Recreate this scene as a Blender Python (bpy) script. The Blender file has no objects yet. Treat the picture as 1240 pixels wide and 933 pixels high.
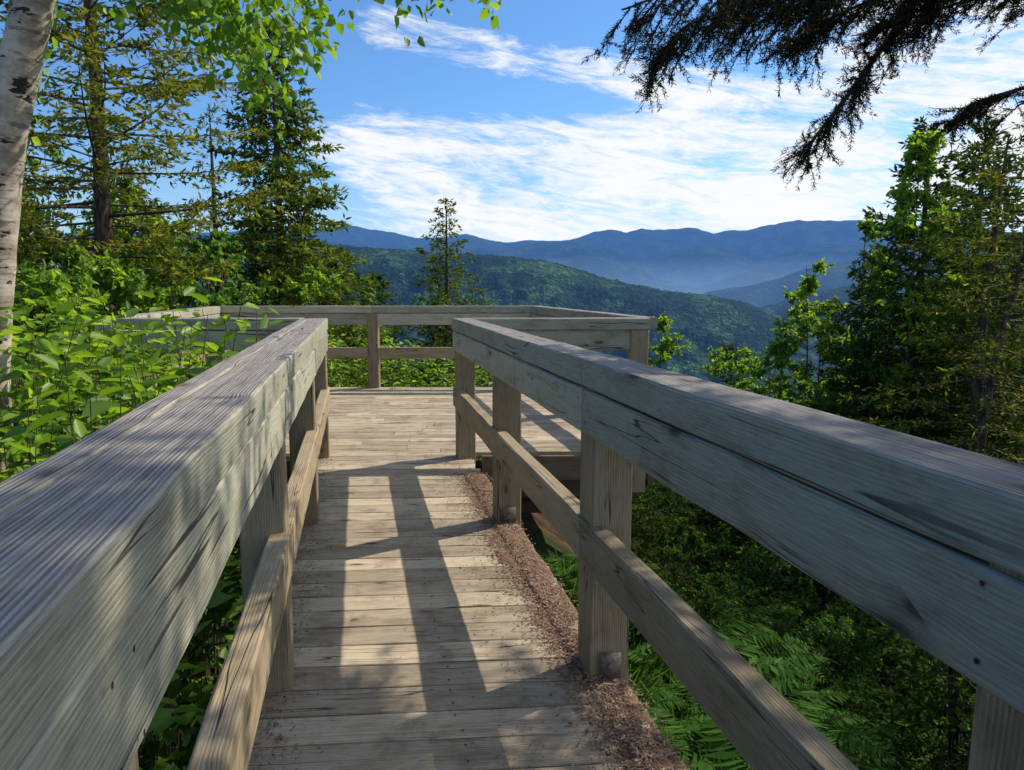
import bpy, math, random
import numpy as np
from mathutils import Vector
SC=bpy.context.scene
SC.view_settings.view_transform='Standard'
SC.view_settings.look='None'
SC.view_settings.exposure=0
rng=np.random.default_rng(7)
SK=0.2117
SUN_AZ=math.radians(56.6); SUN_EL=math.radians(42.5)

# ---------------------------------------------------------------- noise
def _h(ix,iy,seed):
    n=(ix*374761393+iy*668265263+seed*974634777)&0x7fffffff
    n=((n^(n>>13))*1274126177)&0x7fffffff
    return ((n^(n>>16))&0xffff)/65535.0
def vnoise(x,y,seed=0):
    x=np.asarray(x,float); y=np.asarray(y,float)
    ix=np.floor(x).astype(np.int64); iy=np.floor(y).astype(np.int64)
    fx=x-ix; fy=y-iy; fx=fx*fx*(3-2*fx); fy=fy*fy*(3-2*fy)
    a=_h(ix,iy,seed);b=_h(ix+1,iy,seed);c=_h(ix,iy+1,seed);d=_h(ix+1,iy+1,seed)
    return (a*(1-fx)+b*fx)*(1-fy)+(c*(1-fx)+d*fx)*fy
def fbm(x,y,o=4,seed=0):
    s=0;a=.5
    for i in range(o):
        s=s+a*vnoise(x*2**i,y*2**i,seed+i); a*=.5
    return s-.47

# ---------------------------------------------------------------- node helpers
class NT:
    def __init__(s,nt): s.nt=nt; nt.nodes.clear()
    def n(s,t,**k):
        nd=s.nt.nodes.new(t)
        for a,b in k.items(): setattr(nd,a,b)
        return nd
    def l(s,a,b): s.nt.links.new(a,b)
    def val(s,x,sock):
        if isinstance(x,(int,float)): sock.default_value=x
        elif isinstance(x,(tuple,list)): sock.default_value=x
        else: s.l(x,sock)
    def m(s,op,a,b=None,c=None,clamp=False):
        nd=s.n('ShaderNodeMath',operation=op,use_clamp=clamp)
        s.val(a,nd.inputs[0])
        if b is not None: s.val(b,nd.inputs[1])
        if c is not None: s.val(c,nd.inputs[2])
        return nd.outputs[0]
    def mr(s,x,a,b,c=0.,d=1.,smooth=True):
        nd=s.n('ShaderNodeMapRange')
        if smooth: nd.interpolation_type='SMOOTHSTEP'
        s.val(x,nd.inputs[0])
        for i,v in enumerate((a,b,c,d)): s.val(v,nd.inputs[i+1])
        return nd.outputs[0]
    def mix(s,f,a,b,bt='MIX'):
        nd=s.n('ShaderNodeMix',data_type='RGBA',blend_type=bt)
        s.val(f,nd.inputs[0]); s.val(a,nd.inputs[6]); s.val(b,nd.inputs[7])
        return nd.outputs[2]
    def comb(s,x,y,z):
        nd=s.n('ShaderNodeCombineXYZ')
        s.val(x,nd.inputs[0]);s.val(y,nd.inputs[1]);s.val(z,nd.inputs[2])
        return nd.outputs[0]
    def noise(s,v,scale,det=3,rough=.5,dist=0.):
        nd=s.n('ShaderNodeTexNoise')
        if v is not None: s.l(v,nd.inputs['Vector'])
        nd.inputs['Scale'].default_value=scale; nd.inputs['Detail'].default_value=det
        nd.inputs['Roughness'].default_value=rough; nd.inputs['Distortion'].default_value=dist
        return nd.outputs[0]
def c4(c): return (c[0],c[1],c[2],1.)
def newmat(name):
    m=bpy.data.materials.new(name); m.use_nodes=True
    return m,NT(m.node_tree)
def bsdf(t,col,rough=.8,normal=None,spec=.3):
    b=t.n('ShaderNodeBsdfPrincipled')
    t.val(col,b.inputs['Base Color']); t.val(rough,b.inputs['Roughness'])
    b.inputs['Specular IOR Level'].default_value=spec
    if normal is not None: t.l(normal,b.inputs['Normal'])
    return b.outputs[0]
def out(t,s): t.l(s,t.n('ShaderNodeOutputMaterial').inputs[0])
def bump(t,h,strength,dist):
    b=t.n('ShaderNodeBump'); b.inputs['Strength'].default_value=strength
    b.inputs['Distance'].default_value=dist; t.l(h,b.inputs['Height']); return b.outputs[0]

# ---------------------------------------------------------------- materials
def wood_mat(name,dark,light,grey,greyamt,dirt=.0,top=None,gc=1.,rv=.42):
    m,t=newmat(name)
    uv=t.n('ShaderNodeUVMap'); uv.uv_map='UVMap'
    sp=t.n('ShaderNodeSeparateXYZ'); t.l(uv.outputs[0],sp.inputs[0])
    at=t.n('ShaderNodeAttribute'); at.attribute_name='rnd'
    r=at.outputs['Fac']; u=sp.outputs[0]; v=sp.outputs[1]
    r50=t.m('MULTIPLY',r,57.)
    kv=t.comb(t.m('MULTIPLY',u,3.2),t.m('MULTIPLY',v,9.),r50)
    vor=t.n('ShaderNodeTexVoronoi'); t.l(kv,vor.inputs['Vector']); vor.inputs['Scale'].default_value=1.
    kd=vor.outputs['Distance']
    knot=t.mr(kd,.06,.15,1.,0.); halo=t.mr(kd,.1,.36,1.,0.)
    low=t.noise(t.comb(t.m('MULTIPLY',u,.9),t.m('MULTIPLY',v,3.),r50),1.,1)
    vw=t.m('ADD',v,t.m('MULTIPLY',halo,.008))
    vw=t.m('ADD',vw,t.m('MULTIPLY',low,.016))
    ring=t.m('SINE',t.m('ADD',t.m('MULTIPLY',vw,820.),t.m('MULTIPLY',low,30.)))
    ring=t.m('ADD',t.m('MULTIPLY',ring,.5),.5)
    g1=t.noise(t.comb(t.m('MULTIPLY',u,3.),t.m('MULTIPLY',vw,190.),r50),1.,3,.65)
    g2=t.noise(t.comb(t.m('MULTIPLY',u,16.),t.m('MULTIPLY',vw,520.),r50),1.,2,.6)
    cn=t.noise(t.comb(t.m('MULTIPLY',u,.75),t.m('MULTIPLY',vw,19.),t.m('ADD',r50,9.)),1.,2,.5)
    cw=t.m('ABSOLUTE',t.m('SUBTRACT',cn,.5))
    cmask=t.mr(t.noise(t.comb(t.m('MULTIPLY',u,1.7),t.m('MULTIPLY',v,9.),t.m('ADD',r50,4.)),1.,1),.50,.60)
    crack=t.m('MULTIPLY',t.mr(cw,.003,.013,1.,0.),cmask)
    blot=t.noise(t.comb(t.m('MULTIPLY',u,4.),t.m('MULTIPLY',v,10.),r50),1.,6,.72)
    gm=t.m('ADD',t.m('MULTIPLY',g1,.75),t.m('MULTIPLY',ring,.20))
    gf=t.mr(gm,.5-.26*gc**-1,.5+.26*gc**-1)
    col=t.mix(gf,c4(dark),c4(light))
    col=t.mix(t.m('MULTIPLY',t.mr(blot,.35,.65),greyamt),col,c4(grey))
    if top:
        g=t.n('ShaderNodeNewGeometry'); ns=t.n('ShaderNodeSeparateXYZ'); t.l(g.outputs['Normal'],ns.inputs[0])
        tf=t.mr(ns.outputs[2],.5,.9,0.,.88)
        col=t.mix(tf,col,t.mix(t.mr(gm,.34,.62),c4([k*.34 for k in top]),c4(top)))
    bright=t.m('ADD',t.mr(g2,.3,.7,.82,1.14),t.m('MULTIPLY',t.m('SUBTRACT',r,.5),rv))
    bright=t.m('MULTIPLY',bright,t.mr(blot,.28,.5,.70,1.04))
    col=t.mix(1.,col,t.comb(bright,bright,bright),'MULTIPLY')
    ksel=t.m('GREATER_THAN',t.noise(t.comb(t.m('MULTIPLY',u,1.3),t.m('MULTIPLY',v,3.),t.m('ADD',r50,2.)),1.,0),.52)
    col=t.mix(t.m('MULTIPLY',t.m('MULTIPLY',halo,ksel),.4),col,(.13,.095,.06,1))
    col=t.mix(t.m('MULTIPLY',t.m('MULTIPLY',knot,ksel),.8),col,(.05,.035,.025,1))
    col=t.mix(t.m('MULTIPLY',crack,.88),col,(.025,.02,.017,1))
    if dirt>0:
        geo=t.n('ShaderNodeNewGeometry')
        dn=t.noise(geo.outputs['Position'],5.,5,.72)
        col=t.mix(t.m('MULTIPLY',t.mr(dn,.48,.7),dirt),col,(.12,.085,.058,1))
    h=t.m('SUBTRACT',gm,t.m('MULTIPLY',crack,1.))
    out(t,bsdf(t,col,.75,bump(t,h,.75,.003),.3))
    return m
M_rail=wood_mat('weathered_rail_wood',(.255,.235,.165),(.385,.375,.285),(.345,.36,.285),.7,0,(.37,.335,.315),1.)
M_post=wood_mat('post_wood',(.19,.14,.08),(.36,.285,.175),(.32,.275,.195),.5)
M_deck=wood_mat('deck_board_wood',(.28,.215,.14),(.53,.435,.305),(.47,.41,.32),.5,.55,rv=.5)
M_dark=wood_mat('joist_wood',(.08,.055,.035),(.17,.12,.08),(.15,.13,.1),.4)

def leaf_mat(name,c1,c2,c3,trans=.45,gloss=.25,tcol=None):
    m,t=newmat(name)
    g=t.n('ShaderNodeNewGeometry')
    r=g.outputs['Random Per Island']
    cr=t.n('ShaderNodeValToRGB'); t.l(r,cr.inputs[0])
    e=cr.color_ramp.elements; e[0].color=c4(c1); e[1].color=c4(c3)
    k=e.new(.55); k.color=c4(c2)
    d=t.n('ShaderNodeBsdfDiffuse'); t.l(cr.outputs[0],d.inputs[0])
    tr=t.n('ShaderNodeBsdfTranslucent')
    t.l(t.mix(1.,cr.outputs[0],c4(tcol or (1.6,1.5,.5)),'MULTIPLY'),tr.inputs[0])
    mx=t.n('ShaderNodeMixShader'); mx.inputs[0].default_value=trans
    t.l(d.outputs[0],mx.inputs[1]); t.l(tr.outputs[0],mx.inputs[2])
    s=mx.outputs[0]
    if gloss>.22:
        gl=t.n('ShaderNodeBsdfGlossy'); gl.inputs['Roughness'].default_value=.45; gl.inputs[0].default_value=(.8,.85,.8,1)
        m2=t.n('ShaderNodeMixShader'); m2.inputs[0].default_value=.03; t.l(s,m2.inputs[1]); t.l(gl.outputs[0],m2.inputs[2]); s=m2.outputs[0]
    out(t,s)
    return m
M_birchleaf=leaf_mat('birch_leaf',(.09,.19,.02),(.15,.29,.03),(.26,.40,.05),.58)
M_bright=leaf_mat('bright_leaf',(.08,.18,.02),(.16,.30,.035),(.29,.43,.06),.55)
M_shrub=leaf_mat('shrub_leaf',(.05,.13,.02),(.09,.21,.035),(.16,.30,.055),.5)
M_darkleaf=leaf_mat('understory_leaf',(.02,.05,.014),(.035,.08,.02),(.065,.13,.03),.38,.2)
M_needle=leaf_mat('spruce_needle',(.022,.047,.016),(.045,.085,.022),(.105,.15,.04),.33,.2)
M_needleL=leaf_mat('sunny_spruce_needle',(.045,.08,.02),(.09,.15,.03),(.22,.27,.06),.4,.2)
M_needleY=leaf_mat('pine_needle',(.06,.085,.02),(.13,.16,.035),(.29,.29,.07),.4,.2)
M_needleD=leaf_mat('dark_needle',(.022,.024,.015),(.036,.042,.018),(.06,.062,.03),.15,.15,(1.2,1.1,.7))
M_fern=leaf_mat('fern_leaf',(.035,.09,.018),(.06,.15,.03),(.11,.22,.045),.45,.2)
M_grass=leaf_mat('grass_blade',(.04,.09,.018),(.075,.16,.03),(.14,.25,.05),.45,.2)
def bark_mat(name,a,b,s=1.):
    m,t=newmat(name); g=t.n('ShaderNodeNewGeometry')
    mp=t.n('ShaderNodeMapping'); mp.inputs['Scale'].default_value=(30*s,30*s,7*s); t.l(g.outputs['Position'],mp.inputs[0])
    n=t.noise(mp.outputs[0],1.,3,.65)
    out(t,bsdf(t,t.mix(t.mr(n,.35,.65),c4(a),c4(b)),.9,bump(t,n,.8,.01),.15)); return m
M_bark=bark_mat('conifer_bark',(.04,.03,.022),(.14,.11,.085))
M_twig=bark_mat('twig_bark',(.05,.035,.025),(.13,.09,.06))
def birch_bark():
    m,t=newmat('birch_bark'); g=t.n('ShaderNodeNewGeometry')
    mp=t.n('ShaderNodeMapping'); mp.inputs['Scale'].default_value=(6,6,42); t.l(g.outputs['Position'],mp.inputs[0])
    n=t.noise(mp.outputs[0],1.,3,.6)
    mp2=t.n('ShaderNodeMapping'); mp2.inputs['Scale'].default_value=(6,6,9); t.l(g.outputs['Position'],mp2.inputs[0])
    n2=t.noise(mp2.outputs[0],1.,5,.7)
    mp3=t.n('ShaderNodeMapping'); mp3.inputs['Scale'].default_value=(6,6,15); mp3.inputs['Location'].default_value=(3,1,2.4); t.l(g.outputs['Position'],mp3.inputs[0])
    n3=t.noise(mp3.outputs[0],1.,3,.75)
    col=t.mix(t.mr(n2,.35,.65),(.27,.22,.17,1),(.54,.48,.40,1))
    col=t.mix(t.m('MULTIPLY',t.mr(n,.57,.64),.7),col,(.12,.09,.075,1))
    col=t.mix(t.mr(n3,.60,.63),col,(.025,.02,.018,1))
    out(t,bsdf(t,col,.7,bump(t,n,.6,.006),.3)); return m
M_birch=birch_bark()
def simple(name,a,b,sc,rough=.9,bd=.01,metal=0.):
    m,t=newmat(name); g=t.n('ShaderNodeNewGeometry')
    n=t.noise(g.outputs['Position'],sc,4,.7)
    s=bsdf(t,t.mix(t.mr(n,.35,.65),c4(a),c4(b)),rough,bump(t,n,.8,bd),.2)
    out(t,s); return m
M_litter=simple('needle_litter',(.10,.06,.038),(.28,.185,.125),90,.95,.01)
m,t=newmat('dry_needle'); g=t.n('ShaderNodeNewGeometry')
out(t,bsdf(t,t.mix(g.outputs['Random Per Island'],(.12,.065,.04,1),(.42,.28,.19,1)),.8)); M_dry=m
M_metal=simple('weathered_plate',(.12,.09,.065),(.24,.20,.16),50,.75,.001)
M_nail=simple('rusty_nail',(.03,.022,.018),(.06,.04,.03),80,.7,.001)

# ---------------------------------------------------------------- mesh accumulator
class Acc:
    def __init__(s): s.V=[];s.Q=[];s.M=[];s.n=0
    def add(s,V,Q,m):
        V=np.asarray(V,float).reshape(-1,3); Q=np.asarray(Q,np.int64).reshape(-1,4)
        s.V.append(V); s.Q.append(Q+s.n); s.M.append(np.full(len(Q),m,np.int32)); s.n+=len(V)
    def tube(s,P,R,m=0,k=6):
        P=np.asarray(P,float); R=np.asarray(R,float); n=len(P)
        T=np.gradient(P,axis=0); T/=np.linalg.norm(T,axis=1)[:,None]+1e-9
        ref=np.where(np.abs(T[:,2:3])>.9,np.array([[1.,0,0]]),np.array([[0,0,1.]]))
        A=np.cross(T,ref); A/=np.linalg.norm(A,axis=1)[:,None]+1e-9; B=np.cross(T,A)
        a=np.arange(k)*2*math.pi/k
        V=P[:,None,:]+R[:,None,None]*(np.cos(a)[None,:,None]*A[:,None,:]+np.sin(a)[None,:,None]*B[:,None,:])
        i=np.arange(n-1)[:,None]*k; j=np.arange(k)[None,:]; j2=(j+1)%k
        Q=np.stack([i+j,i+j2,i+k+j2,i+k+j],-1)
        s.add(V,Q,m)
    def build(s,name,mats,loc=(0,0,0),smooth=False,parent=None):
        V=np.concatenate(s.V); Q=np.concatenate(s.Q); M=np.concatenate(s.M)
        me=bpy.data.meshes.new(name)
        me.vertices.add(len(V)); me.vertices.foreach_set('co',V.astype(np.float32).ravel())
        me.loops.add(len(Q)*4); me.loops.foreach_set('vertex_index',Q.astype(np.int32).ravel())
        me.polygons.add(len(Q)); me.polygons.foreach_set('loop_start',np.arange(0,len(Q)*4,4,dtype=np.int32))
        me.polygons.foreach_set('material_index',M)
        if smooth: me.polygons.foreach_set('use_smooth',np.ones(len(Q),bool))
        for m in mats: me.materials.append(m)
        me.update(calc_edges=True)
        if name.startswith('_'): return me
        o=bpy.data.objects.new(name,me); o.location=loc; SC.collection.objects.link(o)
        if parent: o.parent=parent
        return o
def nrm(a): return a/(np.linalg.norm(a,axis=-1,keepdims=True)+1e-9)
def slivers(acc,C,D,S,wr,m,up=0.):
    N=len(C); D=nrm(D); N0=rng.normal(size=(N,3)); N0[:,2]+=up
    s=nrm(np.cross(D,N0)); S=np.broadcast_to(S,(N,))[:,None]
    V=np.stack([C,C+D*S*.45+s*S*wr*.5,C+D*S,C+D*S*.45-s*S*wr*.5],1)
    acc.add(V,np.arange(N*4),m)
def leaves(acc,C,D,S,wr,m,up=.8,fold=.12):
    N=len(C); D=nrm(D); N0=rng.normal(size=(N,3))*.7; N0[:,2]+=up
    s=nrm(np.cross(D,N0)); n=np.cross(s,D); S=np.broadcast_to(S,(N,))[:,None]
    b=C; tip=C+D*S-n*S*.08
    l1=C+D*S*.28+s*S*wr*.5+n*S*fold; l2=C+D*S*.66+s*S*wr*.38+n*S*fold*.7
    r1=C+D*S*.28-s*S*wr*.5+n*S*fold; r2=C+D*S*.66-s*S*wr*.38+n*S*fold*.7
    V=np.stack([b,l1,l2,tip,r2,r1],1)
    i=np.arange(N)[:,None]*6
    Q=np.concatenate([i+np.array([[0,1,2,3]]),i+np.array([[0,3,4,5]])],0)
    acc.add(V,Q,m)

# ---------------------------------------------------------------- ground height
def near_h(x,y):
    s=x+SK*y-.27
    z=-.55-np.where(s>.6,.5*np.minimum(s-.6,14)+.12*np.maximum(s-14,0),0)-np.where(s<-.6,.07*(-s-.6),0)
    z=z-.42*np.maximum(y-8.8,0)
    r=np.sqrt(x*x+y*y)
    z=z-.35*np.maximum(r-28,0)
    z=z+fbm(x*.7,y*.7,3,3)*.5*np.clip(r/3,0,1)
    return z
def build_ground():
    th=np.radians(np.concatenate([np.arange(-180,-42,2.),np.arange(-42,42,.14),np.arange(42,180,2.)]))
    rr=np.concatenate([np.geomspace(.25,900,170),np.geomspace(920,16000,290)])
    R,T=np.meshgrid(rr,th,indexing='ij')
    X=R*np.sin(T); Y=R*np.cos(T)
    z=near_h(X,Y)
    Tc=np.clip(T,-1.2,1.2); u=620+880*np.tan(Tc)
    far=np.full_like(z,-420.)
    floor=-420.
    ridges=[
     (13000,2200,1500,[(-900,280),(0,285),(300,282),(395,279),(425,275),(450,281),(480,283),(505,291),(540,290),(565,286),(600,294),(690,293),(715,283),(735,280),(755,284),(775,279),(800,282),(830,278),(860,284),(900,281),(930,275),(960,269),(990,271),(1030,270),(1100,278),(1240,285),(2500,280)]),
     (9500,1500,1300,[(-900,310),(400,294),(440,298),(470,306),(520,299),(560,303),(600,300),(650,296),(700,294),(740,302),(760,311),(790,314),(820,304),(850,298),(880,305),(910,318),(940,309),(980,297),(1040,296),(1240,310),(2500,330)]),
     (6800,900,900,[(-900,400),(560,380),(620,330),(660,315),(700,310),(730,314),(770,326),(800,338),(840,347),(870,340),(900,328),(920,325),(960,333),(1000,340),(1240,350),(2500,360)]),
     (4900,800,800,[(-900,420),(740,400),(800,372),(840,358),(880,348),(910,344),(940,336),(970,326),(1000,320),(1060,312),(1240,296),(2500,290)]),
     (3400,700,700,[(-900,470),(820,425),(880,392),(910,376),(940,366),(980,352),(1040,342),(1240,320),(2500,320)]),
     (2300,1050,900,[(-900,290),(0,296),(300,297),(400,298),(440,300),(500,305),(560,308),(620,312),(660,316),(690,324),(740,339),(800,351),(860,358),(900,366),(940,382),(980,402),(1020,430),(1240,480),(2500,500)]),
    ]
    for k,(D,Wf,Wb,pts) in enumerate(ridges):
        px=[p[0] for p in pts]; pv=[p[1] for p in pts]
        cr=(349-np.interp(u,px,pv))/880*D*np.cos(Tc)
        d=R-D
        b=np.where(d<0,np.exp(-(d/Wf)**2*1.2),np.exp(-(d/Wb)**2))
        n=1-2*np.abs(fbm(X/(D*.10),Y/(D*.10),4,20+k))*2.2
        b2=np.clip(b+(n-.55)*.55*(1-b)*np.clip(b*3,0,1),0,1)
        zz=floor+(cr-floor)*b2
        zz=zz+fbm(X/(D*.02),Y/(D*.02),3,40+k)*D*.006*b
        far=np.maximum(far,zz)
    far=far+(vnoise(X/6,Y/6,91)-.5)*np.clip(1-R/7000,0,1)*12*(R>900)
    z=np.maximum(z,far)
    nr,nt=z.shape
    V=np.stack([X,Y,z],-1).reshape(-1,3)
    i=np.arange(nr-1)[:,None]*nt; j=np.arange(nt)[None,:]; j2=(j+1)%nt
    Q=np.stack([i+j,i+nt+j,i+nt+j2,i+j2],-1)
    a=Acc(); a.add(V,Q,0)
    m,t=newmat('terrain'); g=t.n('ShaderNodeNewGeometry'); P=g.outputs['Position']
    ln=t.n('ShaderNodeVectorMath',operation='LENGTH'); t.l(P,ln.inputs[0]); d=ln.outputs['Value']
    sp=t.n('ShaderNodeSeparateXYZ'); t.l(P,sp.inputs[0])
    n1=t.noise(P,3.,4,.7); n0=t.noise(P,.6,2)
    nearc=t.mix(t.mr(n1,.35,.65),(.035,.024,.015,1),(.10,.065,.04,1))
    nearc=t.mix(t.mr(n0,.45,.6),nearc,(.03,.055,.015,1))
    vo=t.n('ShaderNodeTexVoronoi'); t.l(P,vo.inputs['Vector']); vo.inputs['Scale'].default_value=1/9.
    n2=t.noise(P,1/260.,6,.7); n3=t.noise(P,1/30.,4,.7)
    fc=t.mix(t.mr(n2,.45,.60),(.008,.024,.013,1),(.042,.088,.024,1))
    sepc=t.n('ShaderNodeSeparateColor'); t.l(vo.outputs['Color'],sepc.inputs[0])
    sh=t.m('MULTIPLY',t.m('ADD',.3,t.m('MULTIPLY',sepc.outputs[0],1.4)),t.mr(n3,.3,.7,.4,1.6))
    fc=t.mix(1.,fc,t.comb(sh,sh,sh),'MULTIPLY')
    col=t.mix(t.mr(d,25.,60.),nearc,fc)
    hgt=t.m('ADD',t.m('MULTIPLY',vo.outputs['Distance'],-7.),t.m('MULTIPLY',n3,18.))
    hb=t.m('ADD',t.m('MULTIPLY',hgt,t.mr(d,60,300)),t.m('MULTIPLY',n1,.04))
    bs=bsdf(t,col,.95,bump(t,hb,1.,1.),.05)
    em=t.n('ShaderNodeEmission')  # painted aerial haze: blue glow mixed over the terrain by distance and low height
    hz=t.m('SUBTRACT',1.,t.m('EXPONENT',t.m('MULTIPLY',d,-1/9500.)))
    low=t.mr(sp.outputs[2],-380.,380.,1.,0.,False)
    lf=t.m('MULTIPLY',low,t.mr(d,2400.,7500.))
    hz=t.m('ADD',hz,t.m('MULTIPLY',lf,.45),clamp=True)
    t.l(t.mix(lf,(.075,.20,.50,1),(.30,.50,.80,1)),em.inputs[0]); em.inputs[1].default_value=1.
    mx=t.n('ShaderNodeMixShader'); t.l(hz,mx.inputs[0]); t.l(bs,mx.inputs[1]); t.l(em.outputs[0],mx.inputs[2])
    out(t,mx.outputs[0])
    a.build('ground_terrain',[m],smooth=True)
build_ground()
def gz(x,y): return float(near_h(np.array([x]),np.array([y]))[0])

# ---------------------------------------------------------------- timber
class Timber:
    def __init__(s): s.V=[];s.F=[];s.UV=[];s.R=[];s.M=[]
    def beam(s,p0,p1,w,h,m=0,ch=.005,up=(0,0,1),jit=.0010,seg=.22):
        p0=Vector(p0);p1=Vector(p1);d=p1-p0;L=d.length;d.normalize();up=Vector(up)
        sd=d.cross(up).normalized();up=sd.cross(d).normalized()
        n=max(1,int(L/seg)); a=w/2;b=h/2;c=ch
        sec=[(-a+c,-b),(a-c,-b),(a,-b+c),(a,b-c),(a-c,b),(-a+c,b),(-a,b-c),(-a,-b+c)]
        per=[0];
        for i in range(8):
            q=sec[i];r=sec[(i+1)%8];per.append(per[-1]+math.hypot(q[0]-r[0],q[1]-r[1]))
        ru=random.random()*20;rv=random.random()*5;rr=random.random()
        base=len(s.V)
        rings=[i/n for i in range(n+1)]
        for f in rings:
            ox=random.gauss(0,jit);oz=random.gauss(0,jit)
            for q in sec:
                jx=random.gauss(0,jit*.5);jz=random.gauss(0,jit*.5)
                s.V.append(p0+d*(L*f)+sd*(q[0]+ox+jx)+up*(q[1]+oz+jz))
        for k in range(len(rings)-1):
            for i in range(8):
                j=(i+1)%8
                s.F.append((base+k*8+i,base+k*8+j,base+k*8+8+j,base+k*8+8+i))
                u0=ru+L*rings[k];u1=ru+L*rings[k+1];v0=rv+per[i];v1=rv+per[i+1]
                s.UV+= [(u0,v0),(u0,v1),(u1,v1),(u1,v0)]
                s.R.append(rr);s.M.append(m)
        for e,fl in ((0,True),(len(rings)-1,False)):
            idx=[base+e*8+i for i in range(8)]
            if fl: idx=idx[::-1]
            s.F.append(tuple(idx))
            for i in idx:
                q=sec[(i-base)%8]; s.UV.append((ru+q[0]*.2,rv+q[1]))
            s.R.append(rr*.5);s.M.append(m)
    def build(s,name,mats):
        me=bpy.data.meshes.new(name);me.from_pydata([tuple(v) for v in s.V],[],s.F)
        uv=me.uv_layers.new(name='UVMap'); uv.data.foreach_set('uv',np.array(s.UV,np.float32).ravel())
        at=me.attributes.new('rnd','FLOAT','FACE'); at.data.foreach_set('value',np.array(s.R,np.float32))
        for m in mats: me.materials.append(m)
        me.polygons.foreach_set('material_index',np.array(s.M,np.int32))
        me.update(); o=bpy.data.objects.new(name,me); SC.collection.objects.link(o); return o
random.seed(4)
def W(X,Y,z): return (X-SK*Y,Y,z)
def dot(A,c,n,r):
    n=np.array(n,float);n/=np.linalg.norm(n)
    a=np.cross(n,[0,0,1.]) if abs(n[2])<.9 else np.array([1.,0,0]); a/=np.linalg.norm(a); b=np.cross(n,a)
    V=[np.array(c)+r*(math.cos(k*math.pi/4)*a+math.sin(k*math.pi/4)*b) for k in range(8)]
    A.add(V,[(0,1,2,3),(0,3,4,7),(4,5,6,7)],0)
NA=Acc()
T=Timber()
y=-.9
while y<5.58:
    wd=.139+random.uniform(-.002,.002); k=.10-.06*min(max(y/5.6,0),1); yc=y+wd/2
    X0=-.34+random.uniform(-.012,.012);X1=.84+random.uniform(-.015,.015)
    zt=-.019+random.uniform(-.0012,.0012)
    a=W(X0,yc,zt+random.uniform(-.001,.001));b=W(X1,yc,zt)
    a=(a[0],a[1]+k*(X0-.27),a[2]);b=(b[0],b[1]+k*(X1-.27),b[2])
    T.beam(a,b,wd,.038,0,.0025)
    if y>.8:
        for X in (-.26,.27,.66):
            for o in (-.038,.038):
                p=W(X+random.gauss(0,.006),yc+o+random.gauss(0,.004),0.0024)
                dot(NA,(p[0],p[1]+k*(X-.27),p[2]),(0,0,1),.0042)
    y+=wd+random.uniform(.003,.006)
for X in (-.26,.27,.77):
    T.beam(W(X,-1,-.13),W(X,5.5,-.13),.045,.18,1)
bw=T.build('boardwalk',[M_deck,M_dark])
T=Timber(); y=5.66
def lx(y): return -1.93+.1*(y-5.65)/3.8
while y<9.42:
    wd=.138; k=.04*(1-(y-5.66)/4); yc=y+wd/2
    x0=lx(y)-SK*y; x1=2.32-SK*y; xm=random.uniform(-.2,.9)-SK*y
    for (xa,xb) in ((x0,xm-.003),(xm+.003,x1)):
        T.beam((xa,yc+k*(xa+1),-.019),(xb,yc+k*(xb+1),-.019+random.uniform(-.002,.001)),wd,.038,0,.003)
    y+=wd+random.uniform(.004,.007)
T.beam(W(.95,5.60,-.11),W(2.32,5.63,-.11),.04,.2,1)
T.beam(W(-1.93,5.58,-.11),W(-.4,5.60,-.11),.04,.2,1)
T.beam(W(2.28,5.6,-.15),W(2.28,9.5,-.15),.045,.22,1)
T.beam(W(-1.9,5.6,-.15),W(-1.83,9.5,-.15),.045,.22,1)
T.beam(W(-1.9,9.46,-.14),W(2.3,9.46,-.14),.045,.22,1)
T.beam(W(-1.9,6.0,-.36),W(2.3,6.0,-.36),.09,.19,1)
T.beam(W(-1.9,9.0,-.36),W(2.3,9.0,-.36),.09,.19,1)
for X in (-1.8,.3,2.2):
    for Y in (6.0,9.0):
        p=W(X,Y,0); T.beam((p[0],p[1],-.4),(p[0],p[1],gz(p[0],p[1])-.4),.14,.14,1,up=(0,1,0))
T.beam(W(.95,6.3,-.62),W(2.3,6.3,-.62),.05,.14,1)
T.build('viewing_platform',[M_deck,M_dark])

ZT=1.07
def rail_run(T,a,b,side,cap=.145,joints=(),split=0.,mid=True,ft=.042):
    a=Vector((a[0],a[1],0));b=Vector((b[0],b[1],0));d=(b-a).normalized();nr=Vector((d.y,-d.x,0))*side
    L=(b-a).length
    js=[0]+sorted(joints)+[L]
    def pc(s0,s1,off,w,z,h,m=0):
        T.beam(a+d*s0+nr*(off+w/2)+Vector((0,0,z)),a+d*s1+nr*(off+w/2)+Vector((0,0,z)),w,h,m,.006)
    for i in range(len(js)-1):
        s0=js[i]+.002;s1=js[i+1]-.002
        if split:
            pc(s0,s1,0,split,ZT-.0445,.089); pc(s0,s1,split+.003,cap-split-.003,ZT-.0455,.087)
        else: pc(s0,s1,0,cap,ZT-.0445,.089)
        pc(s0,s1,.005,ft,.900,.148)
        if mid: pc(s0,s1,.001,.065,.46,.145,2)
def post(T,x,y,ang=0,z0=-.06,w=.138,z1=.978):
    T.beam((x,y,z0),(x,y,z1),w,w,1,.006,up=(math.sin(ang),math.cos(ang),0))
ang=-math.atan(SK)
T=Timber()
a=W(.726,-1.2,0);b=W(.726,5.62,0);q=math.sqrt(1+SK*SK)
rail_run(T,a[:2],b[:2],1,joints=(1.9*q+.02,(2.36+1.2)*q))
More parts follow.
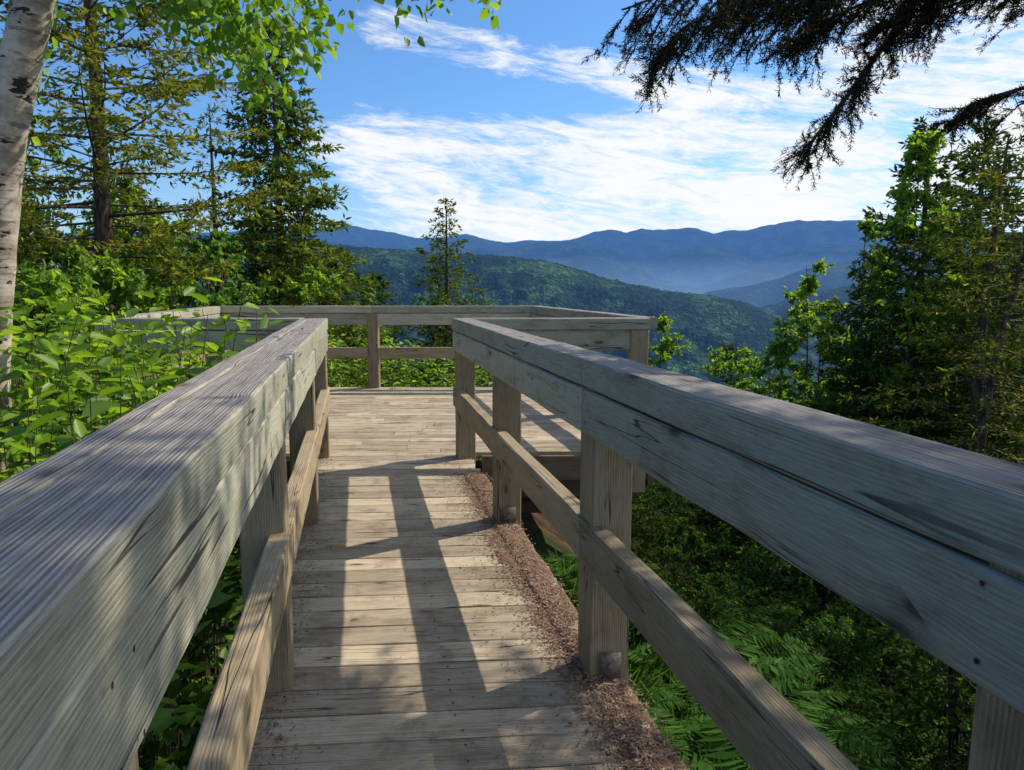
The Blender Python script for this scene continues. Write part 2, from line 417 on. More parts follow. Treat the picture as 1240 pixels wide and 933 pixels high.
for Y in (-.75,.78,2.36,3.97,5.545):
    p=W(.742+.07,Y,0); post(T,p[0],p[1],ang)
    for dz in (.855,.945,.42,.50):
        for dy in (-.035,.04):
            pn=W((.728 if dz>.6 else .724)+.0008-(.0 if dz<.6 else -.001),Y+dy+random.gauss(0,.006),dz+random.gauss(0,.006))
            dot(NA,(pn[0]-.0015,pn[1],pn[2]),(-1,-SK,0),.0040)
a=W(-.232,-1.2,0);b=W(-.232,5.62,0)
rail_run(T,a[:2],b[:2],-1,cap=.205,joints=((3.95+1.2)*q,),split=.14)
for Y in (-.85,.65,2.27,3.95,5.545):
    p=W(-.25-.07,Y,0); post(T,p[0],p[1],ang)
    for dz in (.855,.945,.42,.50):
        for dy in (-.035,.04):
            pn=W(-.2345,Y+dy+random.gauss(0,.006),dz+random.gauss(0,.006))
            dot(NA,(pn[0]+.003,pn[1],pn[2]),(1,SK,0),.0040)
wr_=T.build('walkway_railing',[M_rail,M_post,M_post])
NA.build('nail_heads',[M_nail],parent=bw)
T=Timber()
a=W(.875,5.56,0);b=W(2.25,5.60,0); rail_run(T,a[:2],b[:2],-1,cap=.15,mid=False)
a=W(2.235,5.763,0);b=W(2.235,9.40,0); rail_run(T,a[:2],b[:2],1,cap=.15,joints=(1.9,))
a=W(-1.78,9.42,0);b=W(2.40,9.45,0); rail_run(T,a[:2],b[:2],-1,cap=.15,joints=(1.96,))
a=W(-1.86,5.763,0);b=W(-1.76,9.40,0); rail_run(T,a[:2],b[:2],-1,cap=.15,joints=(1.8,))
a=W(-.445,5.56,0);b=W(-1.86-.15,5.56,0); rail_run(T,a[:2],b[:2],1,cap=.15)
for (X,Y) in ((2.18,5.655),(2.31,7.5),(2.31,9.50),(.20,9.50),(-1.84,9.50),(-1.88,7.5),(-1.92,5.65),(-1.1,5.66)):
    p=W(X,Y,0); post(T,p[0],p[1],0,z0=-.3)
T.build('platform_railing',[M_rail,M_post,M_post])
for Y in (2.36,3.97):
    A=Acc(); p=W(.812,Y,0)
    def box(x0,x1,y0,y1,z0,z1):
        V=[(x,y,z) for z in (z0,z1) for (x,y) in ((x0,y0),(x1,y0),(x1,y1),(x0,y1))]
        A.add(V,[(0,3,2,1),(4,5,6,7),(0,1,5,4),(1,2,6,5),(2,3,7,6),(3,0,4,7)],0)
    x,yy=p[0]+.015,p[1]-.085
    box(x-.035,x+.035,yy-.006,yy+.0,.015,.10)
    A.tube([(x,yy-.02,.06),(x,yy-.005,.06)],[.011,.011],0,6)
    A.tube([(x,yy-.0205,.06),(x,yy-.02,.06)],[.0005,.011],0,6)
    A.build('post_base_bracket',[M_metal])

# needle litter on deck edge
A=Acc(); ny=260;nx=18
Ys=np.linspace(.9,5.0,ny); f=np.linspace(0,1,nx)
Yg,Fg=np.meshgrid(Ys,f,indexing='ij')
inner=.72+.12*(fbm(Ys*2.3,Ys*0+3,3,5))*2+.06*(fbm(Ys*14,Ys*0+3,3,6))-.05*np.exp(-((Ys-3.3)/.6)**2)
Xg=inner[:,None]+(.87-inner[:,None])*Fg
zg=-.004+.03*np.sin(Fg*math.pi*.75)*(.5+1.6*fbm(Xg*9,Yg*9,3,8))+ (fbm(Xg*60,Yg*60,2,9))*.012
zg=np.where(Fg>.97,-.06,zg)
V=np.stack([Xg-SK*Yg,Yg,zg],-1).reshape(-1,3)
i=np.arange(ny-1)[:,None]*nx;j=np.arange(nx-1)[None,:]
A.add(V,np.stack([i+j,i+j+1,i+nx+j+1,i+nx+j],-1),0)
def scat(n,Xf,Yr,z):
    Y=rng.uniform(*Yr,n);X=Xf(n,Y)
    a=rng.uniform(0,6.28,n);D=np.stack([np.cos(a),np.sin(a),rng.normal(0,.2,n)],-1)
    C=np.stack([X-SK*Y,Y,z(X,Y)+rng.uniform(.001,.006,n)],-1)
    slivers(A,C,D,rng.uniform(.008,.022,n),.3,1,up=3.)
scat(22000,lambda n,Y:np.clip(.75+rng.normal(0,.055,n)-.03*np.exp(-((Y-3.3)/.6)**2),.5,.87),(.9,5.0),lambda X,Y:np.where(X>.73,.014,.001))
scat(3000,lambda n,Y:.8-np.abs(rng.normal(0,.22,n)),(.9,5.6),lambda X,Y:X*0+.001)
scat(2200,lambda n,Y:-.33+np.abs(rng.normal(0,.07,n)),(.9,5.6),lambda X,Y:X*0+.001)
A.build('pine_needle_litter',[M_litter,M_dry],smooth=True)

# ---------------------------------------------------------------- vegetation generators
def conifer(H,R,h0,nb,seed,needle=1,twl=.42,tuft=.075,tw=.32,droop=.25,rise=.35,sp=.11,lean=(0,0),r0=None,power=.8,bare=.1,per=7,curve=0.,gap=0.,clip=99.):
    A=Acc(); rs=np.random.default_rng(seed)
    r0=r0 or H*.013+.02
    zz=np.linspace(0,1,16)
    cx=lambda h:lean[0]*h+curve*np.sin(h*5+seed)*.25; cy=lambda h:lean[1]*h+curve*np.cos(h*4+seed)*.2
    A.tube(np.stack([cx(zz),cy(zz),zz*H-.3*(zz==0)],-1),r0*(1-zz)**.8+.006,0,8)
    for i in range(nb):
        h=h0+(1-h0)*((i+rs.random())/nb); h=min(h,.995)
        if gap and rs.random()<gap: continue
        az=i*2.399+rs.normal(0,.35)
        L=min(R*((1-h)**power),clip)*rs.uniform(.6,1.25)+.07
        el=rise*(h-.3)+rs.normal(0,.08)
        d=np.array([math.cos(az),math.sin(az),0.]); sd=np.array([-d[1],d[0],0.])
        base=np.array([cx(h),cy(h),h*H])
        kink=rs.normal(0,.12)
        def P(s):
            s=np.asarray(s)[:,None]
            return base+d*L*s+sd*L*kink*s*s+np.array([0,0,1.])*(math.tan(el)*L*s-droop*L*s**1.6+.16*L*s**3)
        ss=np.linspace(0,1,6); A.tube(P(ss),(.004+.009*L)*(1-ss*.85),0,3)
        nt=max(4,int(L/sp*2)); s=rs.uniform(bare,1.,nt); s[-1]=1
        side=np.where(np.arange(nt)%2==0,1.,-1.); fw=rs.uniform(.5,1.1,nt)
        tl=np.clip(twl*L*(1.05-s*.75)*rs.uniform(.6,1.2,nt),.06,.5); side[-1]*=.05
        td=nrm(d[None]*fw[:,None]+sd[None]*side[:,None]+np.array([0,0,1.])*rs.normal(-.12,.22,nt)[:,None])
        p0=P(s)
        k=per
        q=(np.arange(k)+.5)/k
        C=p0[:,None]+td[:,None]*(tl[:,None]*q[None])[:,:,None]
        C[:,:,2]-=(q[None]**2*tl[:,None]*.22)
        D=td[:,None]+rs.normal(0,.55,(nt,k,3))
        C=C.reshape(-1,3)+rs.normal(0,.008,(nt*k,3));D=D.reshape(-1,3)
        slivers(A,C,D,rs.uniform(.7,1.3,len(C))*tuft,tw,needle,up=1.2)
    n=30; C=np.stack([cx(1)+rs.normal(0,.01,n),cy(1)+rs.normal(0,.01,n),H-rs.uniform(0,.35,n)],-1)
    slivers(A,C,np.stack([rs.normal(0,.7,n),rs.normal(0,.7,n),np.ones(n)],-1),tuft*.9,tw,needle)
    return A
def broad(H,R,nl,seed,leaf=.06,h0=.25,tw_per=7,lv=12,multi=1,r0=.03,wr=.62,up=.8,shape=1.0):
    A=Acc(); rs=np.random.default_rng(seed)
    for mst in range(multi):
        la=rs.uniform(0,6.28); lr=(.25*R if multi>1 else .08*R)
        bx,by=math.cos(la)*lr,math.sin(la)*lr
        hh=H*rs.uniform(.75,1) if mst else H
        z=np.linspace(0,1,10)
        tp=np.stack([bx*z*2+.05*R*np.sin(z*6+seed),by*z*2+.05*R*np.cos(z*5),z*hh-.3*(z==0)],-1)
        A.tube(tp,r0*(1-z*.9),0,6)
        for i in range(nl//multi):
            h=h0+(1-h0)*rs.random()**.9
            base=np.array([np.interp(h,z,tp[:,k]) for k in range(3)])
            az=rs.uniform(0,6.28); prof=math.sin(min(1,(1.05-h)/(1-h0)*shape)*math.pi*.62)**.8
            L=R*max(.15,prof)*rs.uniform(.55,1.1)
            d=np.array([math.cos(az),math.sin(az),rs.uniform(.15,.8)])
            s=np.linspace(0,1,5)[:,None]
            lp=base+d*L*s+np.array([0,0,-.25*L])*s*s
            A.tube(lp,(.004+.006*L)*(1-.8*s[:,0]),0,3)
            for k in range(tw_per):
                q=rs.uniform(.25,1.); b0=base+d*L*q+np.array([0,0,-.25*L])*q*q
                td=nrm(d+rs.normal(0,.8,3)); tl=rs.uniform(.15,.38)*max(.45,min(L,1.2))
                A.tube([b0,b0+td*tl],[.003,.0015],0,3)
                n=lv; a=rs.uniform(.1,1.08,n)[:,None]
                C=b0+td*tl*a+rs.normal(0,.012,(n,3))
                D=td*.5+rs.normal(0,.8,(n,3)); D[:,2]-=.35
                leaves(A,C,D,leaf*rs.uniform(.6,1.25,n),wr,1,up=up)
    return A
def fern(seed,L=.55,nf=9):
    A=Acc(); rs=np.random.default_rng(seed)
    for i in range(nf):
        az=i*6.28/nf+rs.normal(0,.2); l=L*rs.uniform(.7,1.15)
        d=np.array([math.cos(az),math.sin(az),0]);sd=np.array([-d[1],d[0],0])
        s=np.linspace(0,1,34)
        P=d*l*(s**1.1)[:,None]*.85+np.array([0,0,1.])*(l*(1.1*s-.85*s*s))[:,None]
        A.tube(P[::4],.003*(1-s[::4]*.8),0,3)
        for sg in (1,-1):
            pl=.26*l*np.sin(np.clip(s*1.05+.08,0,1)*math.pi)**.8*rs.uniform(.85,1.1,34)+.01
            D=sd*sg+d*.35+np.array([0,0,-.15])+rs.normal(0,.09,(34,3))
            slivers(A,P,D,pl,.2,1,up=8)
    return A
def grass(seed,n=110,R=.3,h=.26):
    A=Acc(); rs=np.random.default_rng(seed)
    a=rs.uniform(0,6.28,n);r=R*np.sqrt(rs.random(n))
    C=np.stack([r*np.cos(a),r*np.sin(a),np.zeros(n)-.03],-1)
    D=np.stack([rs.normal(0,.8,n),rs.normal(0,.8,n),np.ones(n)],-1)
    slivers(A,C,D,h*rs.uniform(.5,1.2,n),.035,0)
    return A
def put(A,name,mats,x,y,z=None,rot=0,s=1.):
    o=A.build(name,mats); o.location=(x,y,gz(x,y)-.1 if z is None else z); o.rotation_euler=(0,0,rot); o.scale=(s,s,s); return o
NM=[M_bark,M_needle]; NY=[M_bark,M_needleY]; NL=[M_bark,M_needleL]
def toH(x,y,ztop): return ztop-(gz(x,y)-.1)
def C_(x,y,zt,R,nb,seed,mats,name='spruce_tree',**k):
    put(conifer(toH(x,y,zt),R,k.pop('h0',.2),nb,seed,**k),name,mats,x,y)

# ---- left group
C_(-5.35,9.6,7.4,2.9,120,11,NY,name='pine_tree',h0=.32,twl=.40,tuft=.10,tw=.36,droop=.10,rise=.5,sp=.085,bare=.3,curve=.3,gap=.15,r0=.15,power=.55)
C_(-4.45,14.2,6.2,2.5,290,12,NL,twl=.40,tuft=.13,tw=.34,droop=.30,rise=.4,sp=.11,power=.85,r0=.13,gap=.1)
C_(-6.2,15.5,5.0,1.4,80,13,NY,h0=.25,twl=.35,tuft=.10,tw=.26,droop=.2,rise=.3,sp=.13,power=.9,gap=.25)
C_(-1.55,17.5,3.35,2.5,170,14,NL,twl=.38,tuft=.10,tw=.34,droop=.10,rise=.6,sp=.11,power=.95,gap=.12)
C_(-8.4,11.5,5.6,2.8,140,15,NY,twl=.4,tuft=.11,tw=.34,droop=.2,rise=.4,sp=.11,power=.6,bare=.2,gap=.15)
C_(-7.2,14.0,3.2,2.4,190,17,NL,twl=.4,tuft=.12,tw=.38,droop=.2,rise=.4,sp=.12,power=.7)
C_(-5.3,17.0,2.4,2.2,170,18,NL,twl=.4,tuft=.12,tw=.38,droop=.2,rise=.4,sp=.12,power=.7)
x,y=-6.9,8.0
put(broad(toH(x,y,3.8),2.2,65,16,leaf=.085,h0=.25,tw_per=9,lv=13,r0=.06),'birch_tree',[M_bark,M_bright],x,y)
for k,(x,y,zt,R) in enumerate([(-4.7,11.4,2.2,1.2),(-6.2,11.6,2.9,1.6),(-3.7,12.2,1.6,1.0),(-7.8,13.5,4.0,2.0),(-5.6,9.9,2.0,1.2),(-4.9,7.9,1.7,1.0),(-6.0,7.2,2.4,1.2),(-4.2,8.6,1.35,.8),(-5.0,6.4,1.6,.9),(-4.1,7.0,1.3,.8)]):
    put(broad(toH(x,y,zt),R,56,30+k,leaf=.08,h0=.25,tw_per=8,lv=13,multi=2),'maple_sapling',[M_twig,M_bright if k%4 else M_shrub],x,y)

# ---- birch at left with hanging leafy twigs
A=Acc()
P=np.array([(-2.62,3.5,-.9),(-2.60,3.5,.2),(-2.56,3.5,.9),(-2.46,3.5,1.5),(-2.36,3.5,2.0),(-2.18,3.5,2.55),(-2.0,3.5,3.1),(-1.75,3.5,4.2),(-1.7,3.6,5.4)])
tt=np.linspace(0,8,60); PP=np.stack([np.interp(tt,range(9),P[:,k]) for k in range(3)],-1)
PP[1:-1]=(PP[:-2]+PP[1:-1]+PP[2:])/3
A.tube(PP,np.linspace(.125,.055,60)*(1+rng.normal(0,.015,60)),0,16)
targets=[(-1.35,2.45,3.6),(-1.27,2.25,3.8),(-1.15,2.1,3.7),(-1.02,2.35,3.6),(-.88,2.48,3.4),(-1.5,2.5,3.5),(-1.9,2.65,3.7),(-1.6,2.6,3.9),(-.47,2.50,3.3),(-.05,2.47,3.2),(-.12,2.52,3.3),(-1.22,2.4,3.5),(-1.1,2.5,3.9),(-1.3,2.5,3.3),(-.85,2.52,3.6),(-1.7,2.55,3.4),(-2.6,2.55,4.0),(-2.75,2.2,4.2),(-1.2,2.3,3.55),(-1.4,2.5,4.3),(-1.0,2.5,4.1),(-1.45,2.35,3.7),(-.35,2.52,3.3)]
for tg in targets:
    end=np.array([tg[0],tg[2],tg[1]]); h=rng.uniform(3.1,3.8)
    st=np.array([np.interp(h,P[:,2],P[:,0]),3.5,h])
    mid=np.array([(end[0]*.75+st[0]*.25),tg[2],max(end[2]+.45,2.95)])
    s=np.linspace(0,1,14)[:,None]
    c=(1-s)**2*st+2*s*(1-s)*mid+s**2*end
    A.tube(c,.009*(1-s[:,0]*.85),1,4)
    n=85; q=rng.uniform(.45,1.02,n); C=np.stack([np.interp(q,s[:,0],c[:,k]) for k in range(3)],-1)+rng.normal(0,.05,(n,3))
    D=rng.normal(0,.6,(n,3)); D[:,2]-=.7
    leaves(A,C,D,rng.uniform(.04,.07,n),.75,2,up=.2)
for i in range(45):
    h=rng.uniform(3.3,5.4); st=np.array([np.interp(h,P[:,2],P[:,0]),3.5,h]); az=rng.uniform(0,6.28)
    d=np.array([math.cos(az),math.sin(az),.4]); L=rng.uniform(.6,1.5)
    s=np.linspace(0,1,6)[:,None]; c=st+d*L*s; A.tube(c,.01*(1-s[:,0]*.8),1,3)
    n=60;q=rng.uniform(.3,1.05,n)[:,None];C=st+d*L*q+rng.normal(0,.12,(n,3));D=rng.normal(0,.6,(n,3));D[:,2]-=.5
    leaves(A,C,D,rng.uniform(.035,.06,n),.75,2,up=.2)
A.build('birch_tree',[M_birch,M_twig,M_birchleaf])

# ---- right group
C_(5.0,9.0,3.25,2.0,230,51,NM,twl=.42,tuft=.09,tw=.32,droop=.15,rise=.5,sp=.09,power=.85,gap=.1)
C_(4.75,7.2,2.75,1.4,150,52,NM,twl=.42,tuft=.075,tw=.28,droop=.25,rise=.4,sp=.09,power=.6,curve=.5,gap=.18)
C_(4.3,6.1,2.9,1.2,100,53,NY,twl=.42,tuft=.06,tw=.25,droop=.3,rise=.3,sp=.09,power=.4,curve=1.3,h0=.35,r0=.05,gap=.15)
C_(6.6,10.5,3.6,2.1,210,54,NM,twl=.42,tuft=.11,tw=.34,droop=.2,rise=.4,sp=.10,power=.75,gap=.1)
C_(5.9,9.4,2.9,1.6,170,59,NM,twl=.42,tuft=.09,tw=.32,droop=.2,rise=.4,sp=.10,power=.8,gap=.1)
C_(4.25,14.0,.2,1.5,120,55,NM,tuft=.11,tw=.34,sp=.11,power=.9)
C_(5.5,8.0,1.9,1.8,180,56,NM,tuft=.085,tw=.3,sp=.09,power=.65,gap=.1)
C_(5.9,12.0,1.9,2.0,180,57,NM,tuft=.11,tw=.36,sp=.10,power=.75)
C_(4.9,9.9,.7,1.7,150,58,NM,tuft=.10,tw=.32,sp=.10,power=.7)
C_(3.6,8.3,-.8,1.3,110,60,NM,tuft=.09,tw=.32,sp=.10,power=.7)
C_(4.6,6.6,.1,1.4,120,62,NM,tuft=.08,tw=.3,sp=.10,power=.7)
for k,(x,y,zt,R,mm) in enumerate([(4.6,11.2,1.65,.9,1),(4.0,12.6,.15,1.0,1),(5.0,10.3,2.1,.7,1),(4.75,8.6,2.95,.55,1),(2.62,13.2,.85,.6,1),(3.9,9.6,-.1,1.1,0),(4.9,12.0,1.2,1.0,1),(3.4,10.8,-.6,1.1,0),(4.35,11.8,.5,.8,1)]):
    put(broad(toH(x,y,zt),R,50,60+k,leaf=.075,h0=.35,tw_per=8,lv=11,r0=.035),'birch_sapling',[M_twig,M_bright if mm else M_shrub],x,y)

# ---- overhanging spruce: trunk out of frame to the right
A=Acc(); tx,ty=3.9,2.5; tz=gz(tx,ty)
A.tube([(tx,ty,tz-.3),(tx,ty,2),(tx+.05,ty,5),(tx,ty,8.5)],[.16,.13,.09,.01],0,10)
def limb(pts,rad,n_tw,tl0,seed,hang=.6,nden=420):
    rs=np.random.default_rng(seed); P=np.array(pts,float)
    t_=np.linspace(0,len(P)-1,40); c=np.stack([np.interp(t_,range(len(P)),P[:,k]) for k in range(3)],-1)
    for _ in range(4): c[1:-1]=(c[:-2]+c[1:-1]+c[2:])/3
    c+=np.cumsum(rs.normal(0,.003,c.shape),0)
    A.tube(c,rad*(1-np.linspace(0,.85,40)),0,5)
    T_=np.gradient(c,axis=0);T_=nrm(T_)
    def needles(c0,d,l):
        n=int(l*nden)+8;q=rs.random(n)[:,None]
        C=c0+d*l*q; C[:,2]-=(q[:,0]**2)*l*.2
        D=d*.9+rs.normal(0,.75,(n,3))
        slivers(A,C,D,rs.uniform(.016,.026,n),.17,1)
    for i in range(n_tw):
        q=rs.uniform(.08,1.); k=int(q*39); b=c[k]; sg=1 if i%2 else -1
        side=nrm(np.cross(T_[k],[0,0,1.]))
        d=nrm(T_[k]*rs.uniform(.5,1.1)+side*sg*rs.uniform(.3,1.)+np.array([0,0,-hang*rs.uniform(.2,1.2)]))
        l=tl0*rs.uniform(.4,1.2)*(1.15-.6*q)
        e=b+d*l; e[2]-=l*.2
        A.tube([b,(b+d*l*.5)-np.array([0,0,l*.05]),e],[.004,.003,.0015],0,3)
        needles(b,d,l)
        for j in range(int(l/.035)):
            f=rs.uniform(.1,1.); b2=b+d*l*f; b2=b2-np.array([0,0,l*.2*f*f])
            d2=nrm(d+rs.normal(0,.75,3)); l2=rs.uniform(.05,.16)*(1.2-f*.5)
            A.tube([b2,b2+d2*l2],[.002,.001],0,3); needles(b2,d2,l2)
limb([(tx,ty,3.3),(2.5,3.0,2.95),(1.9,3.2,2.78),(1.3,3.3,2.72),(.8,3.3,2.62),(.46,3.3,2.50)],.028,80,.46,1,.65)
limb([(tx,ty,3.0),(2.4,3.1,2.75),(1.8,3.2,2.58),(1.64,3.2,2.38),(1.46,3.2,2.08),(1.33,3.2,1.92),(1.25,3.2,1.80)],.024,56,.25,2,.4)
limb([(1.7,3.2,2.68),(1.2,3.15,2.60),(.85,3.1,2.44),(.67,3.1,2.31),(.58,3.1,2.20)],.012,44,.25,3,.4)
limb([(tx,ty,3.5),(2.6,3.2,3.0),(2.0,3.5,2.8),(1.5,3.6,2.68),(1.1,3.7,2.58)],.02,66,.40,4,.6)
limb([(tx,ty,3.6),(2.4,3.0,3.0),(1.7,3.0,2.66),(1.2,3.0,2.50),(.8,2.95,2.40)],.02,70,.36,8,.6)
limb([(2.2,3.1,2.75),(1.7,3.1,2.54),(1.35,3.2,2.42),(1.1,3.2,2.28)],.014,44,.28,9,.5)
limb([(tx,ty,2.6),(2.9,3.0,2.35),(2.45,3.3,2.22),(2.1,3.3,2.15),(1.95,3.3,2.08)],.02,46,.28,5,.4)
limb([(tx,ty,2.9),(2.7,3.4,2.7),(2.2,3.6,2.64),(1.8,3.7,2.58)],.02,40,.3,6,.5)
limb([(2.1,3.2,2.8),(1.9,3.4,2.62),(1.85,3.4,2.5)],.01,16,.2,7,.5)
B=conifer(9.5,2.4,.45,170,99,needle=1,tuft=.10,tw=.34,sp=.12,power=.55,twl=.42)
off=A.n
A.V+= [v+np.array([tx,ty,-.6]) for v in B.V]; A.Q+=[q+off for q in B.Q]; A.M+=B.M; A.n+=B.n
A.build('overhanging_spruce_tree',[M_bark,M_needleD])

# ---- shrubs next to the left railing (large leaves)
def stems(pts,name,mat,n_st,hr,leaf,seed,lv=24,spread=.35,wr=.5):
    A=Acc(); rs=np.random.default_rng(seed)
    for i in range(n_st):
        p=pts[rs.integers(len(pts))]; x=p[0]+rs.normal(0,p[2]);y=p[1]+rs.normal(0,p[2]); z0=gz(x,y)
        top=p[3]*rs.uniform(hr,1.)-z0 if p[3]>z0 else .4
        ld=rs.normal(0,spread,2)*top*.35
        s=np.linspace(0,1,7); c=np.stack([x+ld[0]*s**1.5,y+ld[1]*s**1.5,z0+top*s],-1)
        sx=c[:,0]+SK*c[:,1]
        c[:,0]=np.where((sx>-.56)&(sx<.2)&(c[:,1]<5.6),-.56-SK*c[:,1],c[:,0])
        A.tube(c,.006*(1-.7*s),0,4)
        n=lv;q=np.sort(rs.uniform(.25,1.,n)); C=np.stack([np.interp(q,s,c[:,k]) for k in range(3)],-1)
        az=np.arange(n)*2.4+rs.normal(0,.3,n)
        D=np.stack([np.cos(az),np.sin(az),rs.normal(.15,.35,n)],-1)
        pet=rs.uniform(.02,.12,n)[:,None]
        leaves(A,C+D*pet,D,leaf*rs.uniform(.55,1.2,n),wr,1,up=1.4,fold=.10)
    return A.build(name,[M_twig,mat])
stems([(-2.2,3.6,.35,1.25),(-2.0,3.1,.3,1.1),(-2.5,4.2,.4,1.35),(-2.9,4.6,.4,1.3),(-2.0,4.3,.25,1.25)],'leafy_shrub',M_bright,175,.55,.11,5,lv=26)
stems([(-1.5,2.4,.3,.7),(-1.2,1.8,.25,.5),(-1.75,2.9,.3,.95),(-2.6,5.2,.4,1.15),(-3.6,5.3,.5,1.25),(-3.0,6.0,.3,.9)],'leafy_shrub',M_bright,165,.5,.10,6,lv=26)
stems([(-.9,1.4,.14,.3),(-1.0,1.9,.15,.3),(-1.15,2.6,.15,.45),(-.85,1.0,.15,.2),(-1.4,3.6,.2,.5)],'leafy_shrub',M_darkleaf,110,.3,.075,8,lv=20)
stems([(-3.6,10.8,.5,.85),(-2.7,10.6,.5,.65),(-1.9,10.7,.4,.6),(-1.2,10.9,.4,.5),(-.5,11.0,.4,.3),(.3,11.,.4,.0)],'leafy_shrub',M_bright,230,.55,.10,9,lv=26,wr=.55)

# ---- undergrowth mass: instanced variants under one parent
root=bpy.data.objects.new('undergrowth',None); SC.collection.objects.link(root)
def var(A,mats): return A.build('_v',mats)
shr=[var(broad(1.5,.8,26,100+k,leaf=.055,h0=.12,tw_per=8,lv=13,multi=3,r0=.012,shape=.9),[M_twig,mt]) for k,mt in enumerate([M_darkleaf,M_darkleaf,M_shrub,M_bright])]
con=[var(conifer(4.2,1.3,.06,110,120+k,tuft=.12,tw=.38,sp=.14,power=.8,per=5),[M_bark,M_needle]) for k in range(3)]
frn=[var(fern(140+k,.55),[M_twig,M_fern]) for k in range(3)]
grs=[var(grass(150+k),[M_grass]) for k in range(2)]
def inst(me,x,y,s,dz=-.05):
    o=bpy.data.objects.new('plant',me); o.location=(x,y,gz(x,y)+dz); o.rotation_euler=(random.gauss(0,.08),random.gauss(0,.08),random.random()*6.28)
    o.scale=(s,s,s*random.uniform(.85,1.15)); SC.collection.objects.link(o); o.parent=root
def S2x(S,Y): return S+.27-SK*Y
random.seed(21)
def ok(x,y):
    s=x+SK*y-.27
    if -.75<s<.75 and y<5.8: return False
    if 5.2<y<9.9 and -2.4<s<2.3: return False
    return True
for _ in range(30):
    y=random.uniform(3.6,8.5); s=random.uniform(1.3,3.0); x=S2x(s,y)
    if ok(x,y): inst(random.choice(shr[:3]),x,y,random.uniform(.35,.6))
for _ in range(55):
    y=random.uniform(1.6,9); s=random.uniform(3.3,7); x=S2x(s,y)
    if ok(x,y): inst(random.choice(shr[:3]),x,y,random.uniform(.5,.9))
for _ in range(190):
    y=random.uniform(1.4,5.5); s=random.uniform(1.0,4.2); x=S2x(s,y)
    if ok(x,y): inst(random.choice(frn),x,y,random.uniform(.5,1.3),0.0)
for _ in range(30):
    y=random.uniform(1.8,4.8); s=random.uniform(.85,1.6); inst(random.choice(grs),S2x(s,y),y,random.uniform(.7,1.2),0)
for _ in range(46):
    y=random.uniform(3.5,13); s=random.uniform(2.6,9.); x=S2x(s,y)
    if ok(x,y): inst(random.choice(con),x,y,random.uniform(.25,.6))
for _ in range(40):
    y=random.uniform(1,12); s=random.uniform(-8,-1.3); x=S2x(s,y)
    if ok(x,y): inst(random.choice(shr),x,y,random.uniform(.5,.95))
for _ in range(120):
    y=random.uniform(10.8,42); x=random.uniform(-.45,.7)*y
    if y<16: inst(random.choice(shr),x,y,random.uniform(.7,1.1))
    else: inst(random.choice(con),x,y,random.uniform(.8,1.4)*(1+y/80))
for _ in range(30):
    y=random.uniform(6,24); x=random.uniform(5.5,12)+y*.3; inst(random.choice(con),x,y,random.uniform(.9,1.6))
for _ in range(26):
    y=random.uniform(9,24); x=-random.uniform(5.,10)-y*.25; inst(random.choice(con),x,y,random.uniform(.8,1.4))

# ---------------------------------------------------------------- world
w=bpy.data.worlds.new('World'); SC.world=w; w.use_nodes=True
t=NT(w.node_tree)
sky=t.n('ShaderNodeTexSky',sky_type='NISHITA'); sky.sun_disc=False; sky.sun_elevation=SUN_EL; sky.sun_rotation=SUN_AZ
sky.air_density=1.; sky.dust_density=.5; sky.ozone_density=2.
tc=t.n('ShaderNodeTexCoord'); sp=t.n('ShaderNodeSeparateXYZ'); t.l(tc.outputs['Generated'],sp.inputs[0])
az=t.m('ARCTAN2',sp.outputs[0],sp.outputs[1]); el=sp.outputs[2]
elt=t.m('ADD',el,t.m('MULTIPLY',az,.17))
big=t.noise(t.comb(t.m('MULTIPLY',az,2.6),t.m('MULTIPLY',elt,9.),3.7),1.,4,.6,.4)
fine=t.noise(t.comb(t.m('MULTIPLY',az,8.),t.m('MULTIPLY',elt,40.),1.2),1.,7,.68,.9)
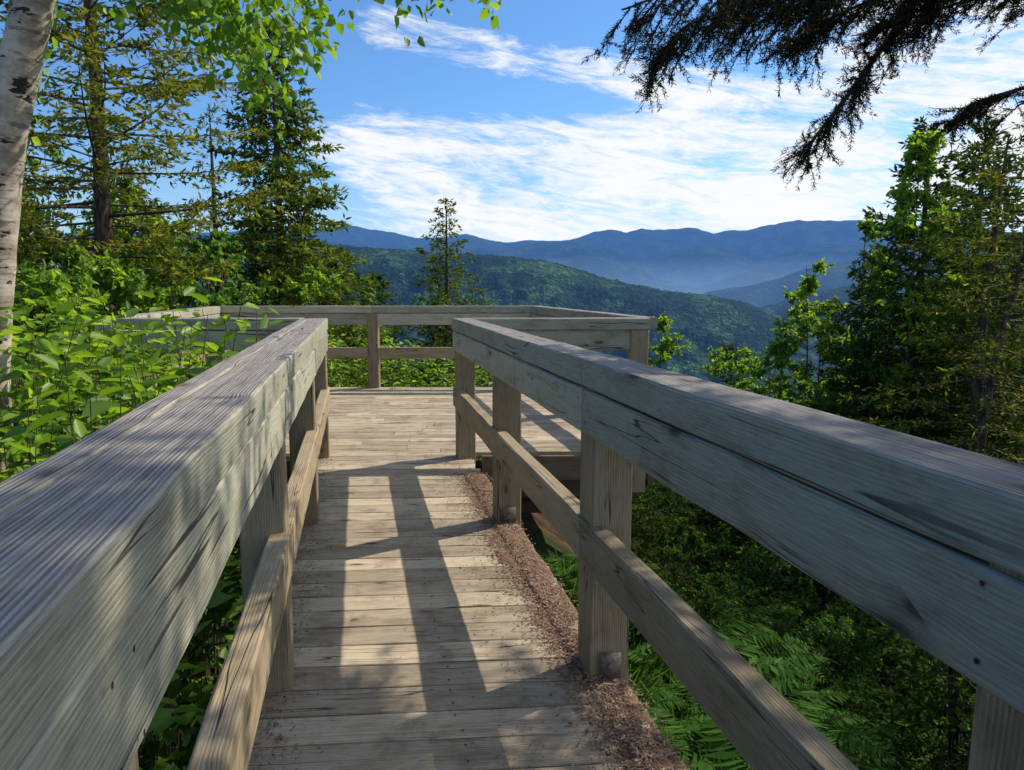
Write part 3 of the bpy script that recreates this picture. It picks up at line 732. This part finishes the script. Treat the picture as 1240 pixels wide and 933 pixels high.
rip=t.noise(t.comb(t.m('MULTIPLY',az,34.),t.m('MULTIPLY',el,150.),5.2),1.,4,.65,.6)
m1=t.m('MULTIPLY',t.mr(az,-.46,-.14),t.m('MULTIPLY',t.mr(el,.03,.085,.66,1.),t.mr(el,.262,.20)))
m2=t.m('MULTIPLY',t.mr(az,.22,.44),t.mr(el,.02,.09,.5,1.))
m3=t.m('MULTIPLY',t.mr(az,-.27,-.17),t.mr(t.m('ABSOLUTE',t.m('SUBTRACT',elt,.285)),.01,.05,1.,0.))
cov=t.m('MAXIMUM',t.m('MAXIMUM',m1,m2),m3)
dens=t.m('ADD',t.m('ADD',t.m('MULTIPLY',big,.46),t.m('MULTIPLY',fine,.66)),t.m('MULTIPLY',rip,.2))
dens=t.m('ADD',dens,t.m('MULTIPLY',t.m('SUBTRACT',cov,1.),.46))
cl=t.mr(dens,.50,.74,0.,1.)
hz=t.mr(el,-.02,.19,.72,0.)
tint=t.mix(1.,sky.outputs[0],(.60,.92,1.24,1),'MULTIPLY')
c=t.mix(hz,tint,(4.3,5.5,7.1,1))
c=t.mix(cl,c,(7.4,7.55,7.7,1))
bg=t.n('ShaderNodeBackground'); t.l(c,bg.inputs[0]); bg.inputs[1].default_value=.13
t.l(bg.outputs[0],t.n('ShaderNodeOutputWorld').inputs[0])

sd=bpy.data.lights.new('sun','SUN'); sd.energy=5.0; sd.angle=math.radians(.55); sd.color=(1.,.91,.75)
so=bpy.data.objects.new('sun',sd); SC.collection.objects.link(so)
dv=Vector((math.sin(SUN_AZ)*math.cos(SUN_EL),math.cos(SUN_AZ)*math.cos(SUN_EL),math.sin(SUN_EL)))
so.rotation_euler=dv.to_track_quat('Z','Y').to_euler()

cd=bpy.data.cameras.new('camera'); cd.sensor_width=36; cd.lens=25.55; cd.clip_start=.03; cd.clip_end=40000
co=bpy.data.objects.new('camera',cd); SC.collection.objects.link(co)
co.location=(0,0,1.3); co.rotation_euler=(math.radians(90-7.6),0,0); SC.camera=co
